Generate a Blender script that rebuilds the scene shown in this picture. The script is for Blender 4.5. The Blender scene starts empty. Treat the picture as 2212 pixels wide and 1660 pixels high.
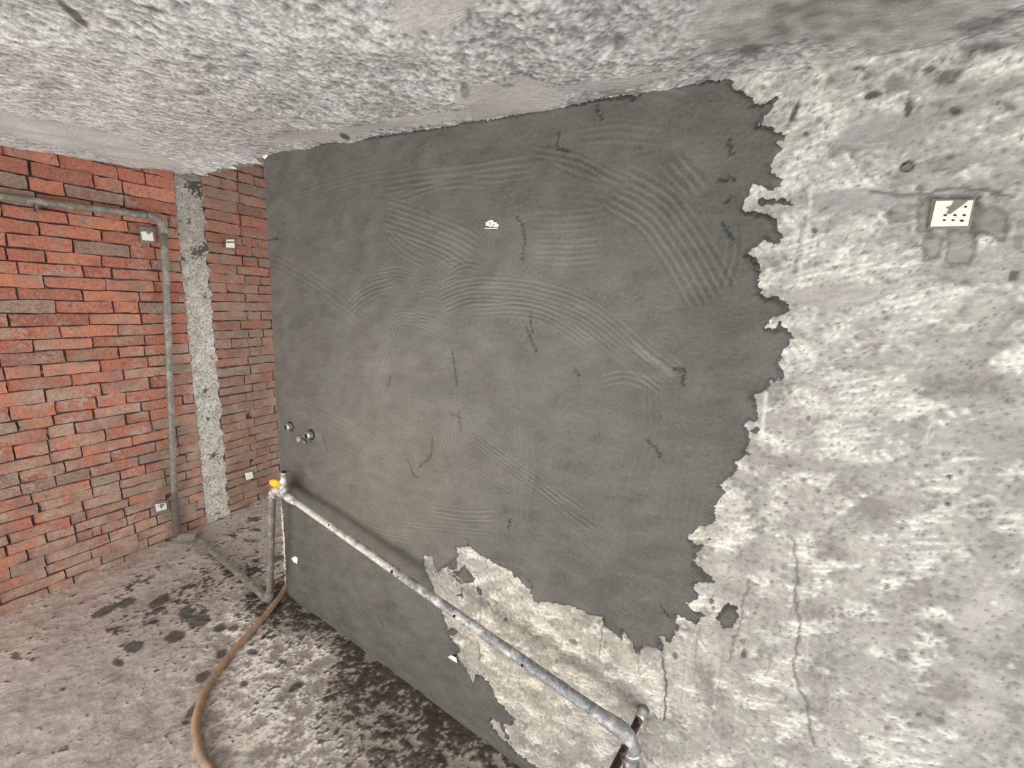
import bpy, bmesh, math, random
import numpy as np
from mathutils import Vector, Matrix

# ------------------------------------------------------------------ camera, light, exposure
SC = bpy.context.scene
COL = SC.collection
Z0 = 2.03                       # camera height above the floor beside the plastered wall
FPX, YAW, PITCH, ROLL = 876.016, -0.521314, 0.219758, 0.0771027
WY = 1.30                       # plane of the plastered wall  (y)
WX, WA = -3.517, -0.0257        # plane of the brick wall      (x = WX + WA*(y-WY))
CEIL = (0.46755606 + Z0, -0.0074753, 0.08569787)
FLOOR = (-2.13139355 + Z0, -0.01167391, 0.058567)

fwd = np.array([math.cos(PITCH)*math.sin(YAW), math.cos(PITCH)*math.cos(YAW), -math.sin(PITCH)])
_r = np.array([math.cos(YAW), -math.sin(YAW), 0.0]); _u = np.cross(_r, fwd)
rgt = _r*math.cos(ROLL) + _u*math.sin(ROLL); upv = -_r*math.sin(ROLL) + _u*math.cos(ROLL)
cam_d = bpy.data.cameras.new('camera'); cam = bpy.data.objects.new('camera', cam_d); COL.objects.link(cam)
cam_d.sensor_width = 36; cam_d.lens = FPX/2212*36; cam_d.clip_start = .02; cam_d.clip_end = 100
M = Matrix.Identity(4)
for i in range(3):
    M[i][0] = rgt[i]; M[i][1] = upv[i]; M[i][2] = -fwd[i]
M[2][3] = Z0
cam.matrix_world = M
SC.camera = cam
CAM = np.array([0, 0, Z0])

W = bpy.data.worlds.new('world'); SC.world = W; W.use_nodes = True
W.node_tree.nodes['Background'].inputs[0].default_value = (.96, .97, 1.0, 1)
W.node_tree.nodes['Background'].inputs[1].default_value = 1.75

def area(name, loc, aim, sx, sy, power, col):
    d = bpy.data.lights.new(name, 'AREA'); d.shape = 'RECTANGLE'; d.size = sx; d.size_y = sy
    d.energy = power; d.color = col
    o = bpy.data.objects.new(name, d); COL.objects.link(o); o.location = loc
    o.rotation_euler = (Vector(aim)-Vector(loc)).to_track_quat('-Z', 'Y').to_euler()
    return o
area('window_daylight', (-2.2, -1.9, .95), (-2.9, 1.0, 1.5), 1.4, 1.5, 42, (1, .94, .93))
area('rear_fill', (.2, -2.2, .75), (-.8, 1.3, 1.7), 2.4, 1.4, 62, (1, .985, .95))  # added fill lamp behind the camera, lifts the dark ceiling
SC.view_settings.view_transform = 'Standard'; SC.view_settings.look = 'None'
SC.view_settings.gamma = 1; SC.view_settings.use_curve_mapping = False
SC.view_settings.exposure = 0.0

# ------------------------------------------------------------------ helpers
def ray(q): return (q[0]-1106)/FPX*rgt - (q[1]-830)/FPX*upv + fwd
def onW(q, off=0.0):
    d = ray(q); return CAM + d*((WY-off)/d[1])
def onA(q, off=0.0):
    d = ray(q); t = (WX+off-WA*WY)/(d[0]-WA*d[1]); return CAM + d*t
def onP(q, c, dz=0.0):
    d = ray(q); t = (c[0]-Z0+dz)/(d[2]-c[1]*d[0]-c[2]*d[1]); return CAM + d*t
def floor_z(x, y): return FLOOR[0] + FLOOR[1]*x + FLOOR[2]*y
def ceil_z(x, y): return CEIL[0] + CEIL[1]*x + CEIL[2]*y
def lin(c):
    c = np.asarray(c, float)/255.0
    return np.where(c <= .04045, c/12.92, ((c+.055)/1.055)**2.4)
def sstep(a, b, x):
    t = np.clip((x-a)/(b-a), 0, 1); return t*t*(3-2*t)
def mix(a, b, t): return a*(1-t[..., None]) + b*t[..., None]

def field(shape, d, lam, bw=.5, an=1.0, ang=0.0, seed=0):
    """band-limited random relief, wavelength lam (m), stretched an times along ang"""
    n, m = shape
    w = np.random.default_rng(seed).standard_normal(shape)
    fu = np.fft.fftfreq(n, d)[:, None]; fv = np.fft.rfftfreq(m, d)[None, :]
    a = fu*math.cos(ang)+fv*math.sin(ang); b = -fu*math.sin(ang)+fv*math.cos(ang)
    fr = np.sqrt((a*an)**2+b*b)+1e-9
    s = np.exp(-(np.log(fr*lam))**2/(2*bw*bw)); s[0, 0] = 0
    h = np.fft.irfft2(np.fft.rfft2(w)*s, s=shape)
    return h/h.std()

def prop(o, **k):
    for a, b in k.items():
        if b is not None: o[a] = b
    return o
def link(o, parent=None):
    COL.objects.link(o)
    if parent is not None: o.parent = parent
    return o
def empty(name, loc, label=None, category=None, group=None):
    o = link(bpy.data.objects.new(name, None)); o.location = loc; o.empty_display_size = .05
    return prop(o, label=label, category=category, group=group)
def obj_bm(name, bm, mat, parent=None, smooth=False):
    me = bpy.data.meshes.new(name); bm.normal_update(); bm.to_mesh(me); bm.free(); me.materials.append(mat)
    if smooth: me.polygons.foreach_set('use_smooth', [True]*len(me.polygons))
    o = link(bpy.data.objects.new(name, me), parent)
    if parent is not None: o.matrix_parent_inverse = Matrix.Translation(-parent.location)
    return o

def grid_obj(name, P, col, mat, keep=None, parent=None, flip=False):
    """P (n,m,3) point grid, col (n,m,3) linear albedo; keep = per-vertex mask"""
    n, m = P.shape[:2]
    idx = np.arange(n*m).reshape(n, m)
    q = np.stack([idx[:-1, :-1], idx[1:, :-1], idx[1:, 1:], idx[:-1, 1:]], -1).reshape(-1, 4)
    if flip: q = q[:, ::-1]
    if keep is not None:
        k = keep.reshape(-1)[q].any(1); q = q[k]
    used = np.unique(q); remap = np.full(n*m, -1, np.int64); remap[used] = np.arange(len(used))
    q = remap[q]; V = P.reshape(-1, 3)[used].astype(np.float32); C = col.reshape(-1, 3)[used]
    me = bpy.data.meshes.new(name)
    me.vertices.add(len(V)); me.vertices.foreach_set('co', V.ravel())
    me.loops.add(len(q)*4); me.loops.foreach_set('vertex_index', q.ravel().astype(np.int32))
    me.polygons.add(len(q)); me.polygons.foreach_set('loop_start', np.arange(0, len(q)*4, 4, dtype=np.int32))
    me.polygons.foreach_set('loop_total', np.full(len(q), 4, np.int32))
    me.polygons.foreach_set('use_smooth', np.ones(len(q), bool))
    me.update(calc_edges=True)
    at = me.color_attributes.new('albedo', 'FLOAT_COLOR', 'POINT')
    at.data.foreach_set('color', np.c_[C, np.ones(len(C))].astype(np.float32).ravel())
    me.materials.append(mat)
    return link(bpy.data.objects.new(name, me), parent)

def seg_dist(X, Z, pts, closed=False):
    best = np.full(X.shape, 1e9); sd = np.zeros(X.shape); arc = np.zeros(X.shape); L = 0
    n = len(pts)
    for i in range(n if closed else n-1):
        a = pts[i]; b = pts[(i+1) % n]; dx, dz = b[0]-a[0], b[1]-a[1]; l2 = dx*dx+dz*dz+1e-12; l = math.sqrt(l2)
        t = np.clip(((X-a[0])*dx+(Z-a[1])*dz)/l2, 0, 1)
        ex = X-a[0]-t*dx; ez = Z-a[1]-t*dz; e = ex*ex+ez*ez
        m = e < best
        best = np.where(m, e, best)
        if not closed:
            sd = np.where(m, np.sign(dx*ez-dz*ex), sd); arc = np.where(m, L+t*l, arc)
        L += l
    return np.sqrt(best), sd, arc, L
def poly_sdf(X, Z, pts):
    d = seg_dist(X, Z, pts, True)[0]
    ins = np.zeros(X.shape, bool); n = len(pts)
    for i in range(n):
        x0, z0 = pts[i]; x1, z1 = pts[(i+1) % n]
        if z0 == z1: continue
        c = ((Z > z0) != (Z > z1)) & (X < (x1-x0)*(Z-z0)/(z1-z0)+x0)
        ins ^= c
    return np.where(ins, d, -d)
def smooth_line(pts, n=8):
    pts = [np.array(p, float) for p in pts]; P = [2*pts[0]-pts[1]]+pts+[2*pts[-1]-pts[-2]]; out = []
    for i in range(1, len(P)-2):
        for k in range(n):
            t = k/n; a, b, c, d = P[i-1:i+3]
            out.append(.5*((2*b)+(-a+c)*t+(2*a-5*b+4*c-d)*t*t+(-a+3*b-3*c+d)*t**3))
    out.append(P[-2]); return out

# ------------------------------------------------------------------ materials
def new_mat(name):
    m = bpy.data.materials.new(name); m.use_nodes = True
    return m, m.node_tree.nodes, m.node_tree.links, m.node_tree.nodes['Principled BSDF']
def tex_noise(N, L, co, scale, detail=4, rough=.6, stretch=None):
    t = N.new('ShaderNodeTexNoise'); t.inputs['Scale'].default_value = scale
    t.inputs['Detail'].default_value = detail; t.inputs['Roughness'].default_value = rough
    if stretch:
        mp = N.new('ShaderNodeMapping'); mp.inputs['Scale'].default_value = stretch[0]; mp.inputs['Rotation'].default_value = stretch[1]
        L.new(co, mp.inputs[0]); co = mp.outputs[0]
    L.new(co, t.inputs['Vector']); return t.outputs['Fac']
def ramp(N, L, fac, stops):
    r = N.new('ShaderNodeValToRGB'); e = r.color_ramp.elements
    while len(e) < len(stops): e.new(.5)
    for k, (p, c) in enumerate(stops):
        e[k].position = p; e[k].color = (c if hasattr(c, '__len__') else (c, c, c)) + ((1,) if hasattr(c, '__len__') else (1,)) if not hasattr(c, '__len__') else (*c, 1)
    L.new(fac, r.inputs[0]); return r.outputs[0]
def mixc(N, L, a, b, fac, mode='MIX'):
    m = N.new('ShaderNodeMix'); m.data_type = 'RGBA'; m.blend_type = mode
    for s, v in ((6, a), (7, b)):
        if hasattr(v, 'is_linked'): L.new(v, m.inputs[s])
        else: m.inputs[s].default_value = (*v, 1)
    if hasattr(fac, 'is_linked'): L.new(fac, m.inputs[0])
    else: m.inputs[0].default_value = fac
    return m.outputs[2]
def bumps(N, L, bs, items):
    prev = None
    for h, st, di in items:
        b = N.new('ShaderNodeBump'); b.inputs['Strength'].default_value = st; b.inputs['Distance'].default_value = di
        L.new(h, b.inputs['Height'])
        if prev: L.new(prev, b.inputs['Normal'])
        prev = b.outputs[0]
    L.new(prev, bs.inputs['Normal'])
def surf_mat(name, rough, contrast, fine, bump, streak=None, spec=.3):
    """albedo from the surface's own map, broken up with grain and grit"""
    m, N, L, B = new_mat(name)
    a = N.new('ShaderNodeAttribute'); a.attribute_name = 'albedo'
    g = N.new('ShaderNodeNewGeometry').outputs['Position']
    n1 = tex_noise(N, L, g, fine, 6, .7); n2 = tex_noise(N, L, g, fine*.22, 5, .65, streak)
    c1 = ramp(N, L, n1, [(.28, (1-contrast,)*3), (.5, (1,)*3), (.74, (1+contrast*1.1,)*3)])
    c2 = ramp(N, L, n2, [(.3, (1-contrast*.8,)*3), (.52, (1,)*3), (.72, (1+contrast*.7,)*3)])
    n3 = tex_noise(N, L, g, fine*2.8, 3, .8)
    c3 = ramp(N, L, n3, [(.3, (1-contrast*1.1,)*3), (.5, (1,)*3), (.72, (1+contrast*1.1,)*3)])
    c = mixc(N, L, a.outputs['Color'], c1, 1, 'MULTIPLY'); c = mixc(N, L, c, c2, 1, 'MULTIPLY'); c = mixc(N, L, c, c3, 1, 'MULTIPLY')
    L.new(c, B.inputs['Base Color']); B.inputs['Roughness'].default_value = rough
    B.inputs['Specular IOR Level'].default_value = spec
    bumps(N, L, B, [(n2, bump, .012), (n1, bump, .004)])
    return m
def plain(name, c, rough=.5, metal=0, var=.25, scale=60, c2=None, cut=.55, bump=.2):
    m, N, L, B = new_mat(name)
    g = N.new('ShaderNodeNewGeometry').outputs['Position']
    n = tex_noise(N, L, g, scale, 5, .65)
    v = ramp(N, L, n, [(.3, (1-var,)*3), (.7, (1+var,)*3)])
    col = mixc(N, L, tuple(lin(c)), v, 1, 'MULTIPLY')
    if c2 is not None:
        n2 = tex_noise(N, L, g, scale*.35, 5, .7)
        col = mixc(N, L, col, tuple(lin(c2)), ramp(N, L, n2, [(cut-.04, (0,)*3), (cut+.04, (1,)*3)]))
    L.new(col, B.inputs['Base Color']); B.inputs['Roughness'].default_value = rough; B.inputs['Metallic'].default_value = metal
    bumps(N, L, B, [(n, bump, .003)])
    return m

M_WALL = surf_mat('stripped_plaster', .92, .13, 170, .3, ((1, 1, 2.6), (0, .5, 0)))
M_WET = surf_mat('wet_cement_render', .66, .10, 300, .16, ((1, 1, 2.2), (0, -.3, 0)), .35)
M_CEIL = surf_mat('hacked_ceiling_concrete', .92, .17, 150, .3, ((1, 2.6, 1), (0, 0, .55)))
M_FLOOR = surf_mat('dirty_screed', .88, .2, 120, .35, ((1, 1.6, 1), (0, 0, .6)))
M_PILLAR = surf_mat('rough_pillar_concrete', .95, .34, 90, 1.0)
M_MORTAR = plain('brick_mortar', (66, 48, 42), .95, 0, .4, 30, (130, 104, 90), .6)
M_STEEL = plain('painted_grey_pipe', (114, 110, 98), .55, .1, .25, 60, (142, 138, 126), .56)
M_GALV = plain('mortar_splashed_steel', (186, 182, 172), .6, .1, .22, 70, (220, 214, 202), .5, .3)
M_GALV_DARK = plain('bare_dark_steel', (104, 106, 106), .45, .4, .35, 50, (172, 170, 166), .56, .3)
M_GALV_MID = plain('worn_zinc_steel', (140, 140, 140), .5, .3, .3, 60, (190, 187, 180), .55, .3)
M_FIT = plain('splashed_fitting', (150, 146, 138), .5, .2, .4, 80, (216, 210, 200), .52, .6)
M_RUST = plain('rusty_pipe_end', (92, 84, 74), .8, .1, .3, 60)
M_CHROME = plain('bright_metal', (205, 204, 198), .25, .85, .15, 60)
M_DARK = plain('dark_recess', (30, 28, 24), .9)
M_YEL = plain('yellow_plastic', (240, 190, 30), .5, 0, .12, 90)
M_WHITE = plain('white_plastic', (224, 219, 205), .55, 0, .05, 60, None, .6, .05)
M_SMEAR = plain('mortar_smear', (118, 114, 106), .9, 0, .25, 90)
M_ROD = plain('rusty_thread', (84, 68, 62), .4, .6, .5, 120, (150, 140, 130), .56)
M_HOSE = plain('ochre_rubber_hose', (166, 134, 104), .6, 0, .22, 30, (132, 120, 106), .52, .3)
M_FLAKE = plain('white_flake', (235, 230, 215), .7, 0, .05, 60)

def pipe_mat():
    # zinc pipe whose cement splashes thin out towards the near end
    m, N, L, B = new_mat('splashed_zinc_pipe')
    g = N.new('ShaderNodeNewGeometry').outputs['Position']; sx = N.new('ShaderNodeSeparateXYZ'); L.new(g, sx.inputs[0])
    n1 = tex_noise(N, L, g, 75, 5, .65); n2 = tex_noise(N, L, g, 16, 5, .7)
    mr = N.new('ShaderNodeMapRange'); mr.inputs[1].default_value = -1.9; mr.inputs[2].default_value = -.5; mr.inputs[3].default_value = .18; mr.inputs[4].default_value = -.12
    L.new(sx.outputs['X'], mr.inputs[0]); ad = N.new('ShaderNodeMath'); ad.operation = 'ADD'; L.new(n2, ad.inputs[0]); L.new(mr.outputs[0], ad.inputs[1])
    f = ramp(N, L, ad.outputs[0], [(.42, (0,)*3), (.62, (1,)*3)])
    z = ramp(N, L, n1, [(.3, tuple(lin((96, 97, 98)))), (.55, tuple(lin((136, 137, 138)))), (.75, tuple(lin((178, 177, 174))))])
    c = ramp(N, L, n1, [(.25, tuple(lin((150, 146, 136)))), (.5, tuple(lin((208, 203, 190)))), (.75, tuple(lin((228, 223, 210))))])
    L.new(mixc(N, L, z, c, f), B.inputs['Base Color']); B.inputs['Roughness'].default_value = .55; B.inputs['Metallic'].default_value = .15
    bumps(N, L, B, [(n1, .35, .003)]); return m
M_PIPE = pipe_mat()

def brick_mat():
    m, N, L, B = new_mat('old_red_brick')
    g = N.new('ShaderNodeNewGeometry').outputs['Position']; oi = N.new('ShaderNodeObjectInfo').outputs['Random']
    base = ramp(N, L, oi, [(0, lin((138, 84, 70))), (.14, lin((190, 112, 84))), (.32, lin((168, 92, 78))), (.5, lin((200, 124, 94))), (.66, lin((178, 104, 84))), (.8, lin((208, 142, 112))), (.9, lin((158, 138, 124))), (1, lin((136, 104, 92)))])
    n1 = tex_noise(N, L, g, 60, 6, .7); n2 = tex_noise(N, L, g, 9, 5, .65); n3 = tex_noise(N, L, g, 150, 4, .7)
    n4 = tex_noise(N, L, g, 7.5, 8, .72)
    v = ramp(N, L, n1, [(.28, (.55,)*3), (.5, (1,)*3), (.75, (1.4,)*3)])
    c = mixc(N, L, base, v, 1, 'MULTIPLY')
    c = mixc(N, L, c, tuple(lin((128, 66, 60))), ramp(N, L, n2, [(.56, (0,)*3), (.66, (.6,)*3)]))
    # cement haze, heavier towards the floor where mortar was splashed
    s = N.new('ShaderNodeSeparateXYZ'); L.new(g, s.inputs[0])
    mr = N.new('ShaderNodeMapRange'); mr.inputs[1].default_value = 0; mr.inputs[2].default_value = 2.2
    mr.inputs[3].default_value = .13; mr.inputs[4].default_value = -.04; L.new(s.outputs['Z'], mr.inputs[0])
    my = N.new('ShaderNodeMapRange'); my.inputs[1].default_value = 1.3; my.inputs[2].default_value = 1.5
    my.inputs[3].default_value = 0; my.inputs[4].default_value = .07; L.new(s.outputs['Y'], my.inputs[0])
    ad = N.new('ShaderNodeMath'); ad.operation = 'ADD'; L.new(n4, ad.inputs[0]); L.new(mr.outputs[0], ad.inputs[1])
    ad2 = N.new('ShaderNodeMath'); ad2.operation = 'ADD'; L.new(ad.outputs[0], ad2.inputs[0]); L.new(my.outputs[0], ad2.inputs[1])
    ad3 = N.new('ShaderNodeMath'); ad3.operation = 'MULTIPLY_ADD'; L.new(n1, ad3.inputs[0]); ad3.inputs[1].default_value = .30; L.new(ad2.outputs[0], ad3.inputs[2])
    hz = ramp(N, L, n2, [(.35, tuple(lin((122, 104, 94)))), (.5, tuple(lin((154, 134, 118)))), (.66, tuple(lin((186, 170, 152))))])
    c = mixc(N, L, c, hz, ramp(N, L, ad3.outputs[0], [(.62, (0,)*3), (.74, (.8,)*3)]))
    c = mixc(N, L, c, tuple(lin((150, 128, 112))), .22)
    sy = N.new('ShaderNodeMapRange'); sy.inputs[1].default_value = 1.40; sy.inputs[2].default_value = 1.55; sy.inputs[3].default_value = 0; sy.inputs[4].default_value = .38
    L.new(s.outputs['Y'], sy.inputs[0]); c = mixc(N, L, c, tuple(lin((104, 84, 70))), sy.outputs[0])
    n5 = tex_noise(N, L, g, 22, 6, .75)
    c = mixc(N, L, c, tuple(lin((70, 52, 48))), ramp(N, L, n5, [(.60, (0,)*3), (.70, (.7,)*3)]))
    c = mixc(N, L, c, tuple(lin((214, 176, 152))), ramp(N, L, tex_noise(N, L, g, 34, 6, .7), [(.66, (0,)*3), (.74, (.6,)*3)]))
    c = mixc(N, L, c, ramp(N, L, n3, [(.3, (.75,)*3), (.5, (1,)*3), (.72, (1.25,)*3)]), 1, 'MULTIPLY')
    L.new(c, B.inputs['Base Color']); B.inputs['Roughness'].default_value = .93; B.inputs['Specular IOR Level'].default_value = .2
    bumps(N, L, B, [(n2, .7, .02), (n1, .8, .01), (n3, .5, .003)])
    return m
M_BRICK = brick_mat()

# ------------------------------------------------------------------ right wall: stripped plaster under a fresh cement coat
D = .0045
xs = np.arange(-2.325, 1.30, D); zs = np.arange(-.06, 2.74, D)
X, Z = np.meshgrid(xs, zs, indexing='ij'); S = X.shape
def wp(pts, off=0): return [tuple(onW(q, off)[[0, 2]]) for q in pts]
def blob(q, rx, ry, ang=0, p=1.0):
    c = onW(q); ax = onW((q[0]+rx*math.cos(ang), q[1]+rx*math.sin(ang)))-c; az = onW((q[0]-ry*math.sin(ang), q[1]+ry*math.cos(ang)))-c
    A = np.array([[ax[0], az[0]], [ax[2], az[2]]]); I = np.linalg.inv(A)
    u = I[0, 0]*(X-c[0])+I[0, 1]*(Z-c[2]); v = I[1, 0]*(X-c[0])+I[1, 1]*(Z-c[2])
    return np.exp(-(u*u+v*v)**p)

OUT = [(570,334),(600,326),(640,318),(700,308),(740,303),(775,299),(830,293),(880,285),(930,278),(985,268),(1000,262),(1050,258),(1100,250),(1150,240),(1205,229),(1260,222),(1290,214),(1330,207),(1360,206),(1373,212),(1382,200),(1402,188),(1450,184),(1497,179),(1541,171),(1579,170),
(1584,186),(1609,202),(1626,213),(1626,224),(1649,226),(1671,211),(1684,206),(1675,222),(1667,240),(1649,251),(1638,273),(1664,273),(1685,289),(1703,291),(1694,304),(1680,309),(1696,320),(1687,331),(1667,354),(1666,369),(1694,389),(1682,410),(1657,412),(1628,400),(1622,418),(1610,432),
(1605,454),(1634,458),(1655,463),(1675,472),(1681,494),(1691,512),(1688,527),(1661,528),(1652,518),(1637,530),(1614,550),(1630,557),(1641,570),(1641,592),(1641,631),(1655,642),(1677,642),(1697,657),(1703,671),(1681,682),(1659,692),(1657,707),(1675,712),(1684,697),(1704,718),(1710,729),(1708,741),(1690,763),(1681,783),(1688,803),(1691,814),(1677,824),(1662,821),(1657,835),(1646,848),(1623,850),(1634,870),(1636,902),(1630,915),(1620,908),(1610,918),(1618,937),
(1617,961),(1608,974),(1617,983),(1588,998),(1601,1010),(1574,1032),(1557,1050),(1574,1063),(1559,1079),(1550,1095),(1548,1126),(1537,1137),(1519,1137),(1490,1160),(1503,1177),(1525,1175),(1504,1200),(1500,1218),(1522,1241),(1540,1259),(1522,1259),(1498,1261),(1502,1274),(1515,1285),(1511,1297),(1489,1303),(1500,1315),(1518,1323),(1531,1333),(1515,1337),(1504,1350),(1486,1341),(1464,1330),(1466,1355),(1453,1380),(1441,1389),(1435,1373),(1421,1377),(1433,1398),(1428,1406),(1413,1398),(1388,1393),(1379,1411),(1368,1391),(1345,1360),(1343,1382),(1325,1366),(1305,1353),(1303,1332),(1292,1332),(1272,1328),(1258,1319),(1240,1312),(1211,1306),(1187,1301),(1155,1301),(1146,1274),(1129,1259),(1120,1245),(1111,1252),(1106,1234),(1079,1223),(1053,1207),(1039,1200),(1017,1183),(988,1183),(990,1203),(981,1212),(965,1223),(947,1236),(938,1221),(934,1203),(918,1201),(918,1225),(923,1245),(936,1267),(938,1295),(955,1315),(963,1342),(967,1362),(974,1380),(988,1395),(992,1409),(983,1418),(988,1427),(999,1440),(1014,1465),(1023,1477),(1026,1461),(1037,1457),(1055,1470),(1066,1494),(1077,1514),(1088,1526),(1100,1541),(1113,1555),(1106,1568),(1086,1561),(1092,1582),(1104,1608),(1090,1588),(1078,1560),(1064,1551),(1060,1560),(1066,1576),(1084,1598),(1106,1616),(1137,1639),(1170,1662),(1230,1710),(1180,1740),(1000,1610),(620,1330),(560,1290)]
ISL = [[(1545,1335),(1554,1315),(1574,1304),(1589,1313),(1594,1330),(1592,1348),(1578,1359),(1562,1357)],
       [(1636,427),(1650,425),(1674,430),(1670,443),(1652,440),(1640,444)], [(1680,437),(1692,431),(1702,437),(1717,444),(1690,441)],
       [(966,1222),(982,1210),(985,1228),(974,1232)], [(978,1236),(990,1236),(1003,1224),(1015,1238),(1027,1250),(1025,1259),(1004,1261),(995,1250)],
       [(976,1243),(982,1246),(1002,1264),(998,1265)], [(996,1268),(1000,1284),(1004,1292),(988,1290),(986,1286),(995,1284)], [(1030,1270),(1038,1276),(1040,1286),(1033,1283)],
       [(1626,928),(1634,924),(1640,932),(1634,939),(1627,936)], [(1527,1164),(1533,1160),(1539,1168),(1530,1170)], [(968,1362),(980,1358),(988,1366),(978,1376)],
       [(1368,1390),(1384,1388),(1382,1404),(1374,1412)]]
sdf = poly_sdf(X, Z, wp(OUT))
for pl in ISL: sdf = np.maximum(sdf, poly_sdf(X, Z, wp(pl)))
sdf += field(S, D, .03, .6, seed=1)*.0022 + field(S, D, .012, .4, seed=2)*.0012
lump = field(S, D, .5, .5, seed=3)

# --- relief and colour of the old wall
f_big = field(S, D, .42, .5, seed=10); f_mid = field(S, D, .11, .5, 1.6, .4, seed=11); f_sm = field(S, D, .035, .5, seed=12)
f_fine = field(S, D, .014, .45, seed=13); scr1 = field(S, D, .018, .4, 6, .35, seed=14); scr2 = field(S, D, .02, .4, 5, -.75, seed=15)
scrV = field(S, D, .05, .5, 9, 1.5, seed=16)
lite = (0.95*blob((1760,480),190,330,0,1.5) + .5*blob((1900,560),90,60) + .45*blob((1700,250),120,80) + .55*blob((1780,760),150,140)
        + .7*blob((1010,1250),90,90) + .55*blob((1250,1420),260,150,.5) + .5*blob((1880,940),160,60,.3) + .35*blob((1870,180),170,60) + .3*blob((1300,1560),120,90)
        + .45*blob((1640,1120),80,130) + .3*blob((1960,1440),80,160))
dull = (.8*blob((1890,270),120,40,-.2) + .8*blob((1850,440),130,28,-.1) + .7*blob((1830,640),130,40) + .6*blob((2150,1000),110,200) + .8*blob((2140,1470),120,110)
        + .45*blob((1560,1480),120,100) + .5*blob((1800,1330),160,120) + .5*blob((2160,640),80,150) + .4*blob((1560,960),40,50) + .5*blob((2030,1300),90,100) + .5*blob((1420,1500),120,60,.6))
t = .55*f_mid+.40*f_big+1.0*lite-1.0*dull
rgh = sstep(-.25, .75, t+.25*f_sm)                 # rough lime fringe against smooth skim
fl = .42*f_fine+.30*f_sm+.45*np.where(f_big > 0, scr1, scr2)+.3*f_mid
cw = np.empty(S+(3,)); cw[:] = lin((153, 150, 143))
sm = .30*f_sm+.16*f_fine+.5*field(S, D, .2, .5, seed=19)
cw = mix(cw, lin((126, 122, 117)), sstep(.1, 1.3, -sm-.25*t)*.8); cw = mix(cw, lin((178, 174, 165)), sstep(.2, 1.2, sm)*.7)
rw = np.empty(S+(3,)); rw[:] = lin((172, 169, 161)); k_ = fl+.55*np.clip(t, -1, 1.4)-.35
rw = mix(rw, lin((146, 142, 136)), sstep(.1, 1.5, -k_)*.8); rw = mix(rw, lin((198, 196, 187)), sstep(.1, 1.2, k_)*.9); rw = mix(rw, lin((218, 216, 206)), sstep(1.1, 2.0, k_))
cw = cw*(1-rgh[..., None])+rw*rgh[..., None]
cw = mix(cw, lin((104, 100, 96)), sstep(1.7, 2.4, -f_fine-.5*f_sm)*.7)
warm = blob((1150, 1400), 330, 260, .6); cw = cw*(1+warm[..., None]*np.array([.06, .01, -.06]))
green = sstep(.2, 1.4, field(S, D, .2, .5, seed=18)); cw = cw*(1-green[..., None]*np.array([.02, 0, .02]))
hW = .0012*f_mid + .0006*f_sm + .0004*f_fine + .0005*scr1 + .002*f_big
# smooth skim patches
for q, rx, ry, a, v in [((1900,290),105,32,-.15,150), ((1840,430),120,26,-.05,152), ((1800,640),110,28,0,158), ((1340,1260+90),30,12,.3,150)]:
    b = sstep(.35, .6, blob(q, rx, ry, a, 1.6)+.08*f_sm); cw = mix(cw, lin((v, v-4, v-8)), b*.85)
# dark stains and knocked-out pits
pits = [((1717,240),5,22,.45,1),((1885,205),18,8,-.3,1),((2048,165),28,14,-.3,.8),((1935,180),24,16,-.2,.6),((1963,232),7,18,.2,1),((2066,236),11,9,0,.9),((2178,228),12,9,0,.7),
        ((1741,288),6,5,0,1),((1857,147),14,5,-.1,.9),((2010,148),12,6,-.2,.9),((1759,498),5,8,0,.9),((2190,595),9,12,.6,.9),((2085,610),10,6,0,.6),((2050,1030),5,5,0,1),((1768,1062),3,3,0,1),
        ((1698,1088),4,2,0,1),((2048,1088),5,4,0,1),((1607,1413),6,11,.2,.9),((1458,1418),5,8,-.4,.9),((1950,1418),18,12,.4,.6),((1238,1388),9,5,.4,.7),((1140,1345),16,4,.5,.5),((1092,1340),4,4,0,1),
        ((1537,1298),5,6,-.3,.9),((1541,1313),4,4,0,.8),((1524,1322),14,9,.3,.6),((2135,100),60,8,-.1,.6),((2200,520),10,20,0,.4),((2000,1410),14,8,0,.4),((2030,1560),10,8,0,.5),((1068,1300),10,3,.5,.6),((2010,480),7,30,0,.5),((2108,470),12,42,.1,.9),((2060,425),60,7,0,.6)]
for q, rx, ry, a, s in pits:
    b = sstep(.3, .62, blob(q, rx*1.25, ry*1.25, a)+.09*f_fine)*s; cw = mix(cw, lin((72, 68, 64)), b*.9); hW -= .004*b
rng = random.Random(5)
for k in range(170):
    q = (rng.uniform(1480, 2230), rng.uniform(90, 1640)); r = rng.uniform(1.5, 6)*(1.4 if q[1] < 420 else 1)
    b = sstep(.3, .6, blob(q, r*1.5, r, rng.uniform(-.6, .6))+.08*f_fine)*rng.uniform(.3, .9); cw = mix(cw, lin((86, 82, 80)), b*.8); hW -= .0025*b
# plug hole drilled in the wall, shallow; its inner shade painted near-black
c = onW((1962, 357)); hole = sstep(.014, .009, np.hypot(X-c[0], Z-c[2])); hW -= .0115*hole; cw = mix(cw, lin((20, 19, 19)), hole)
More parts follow.
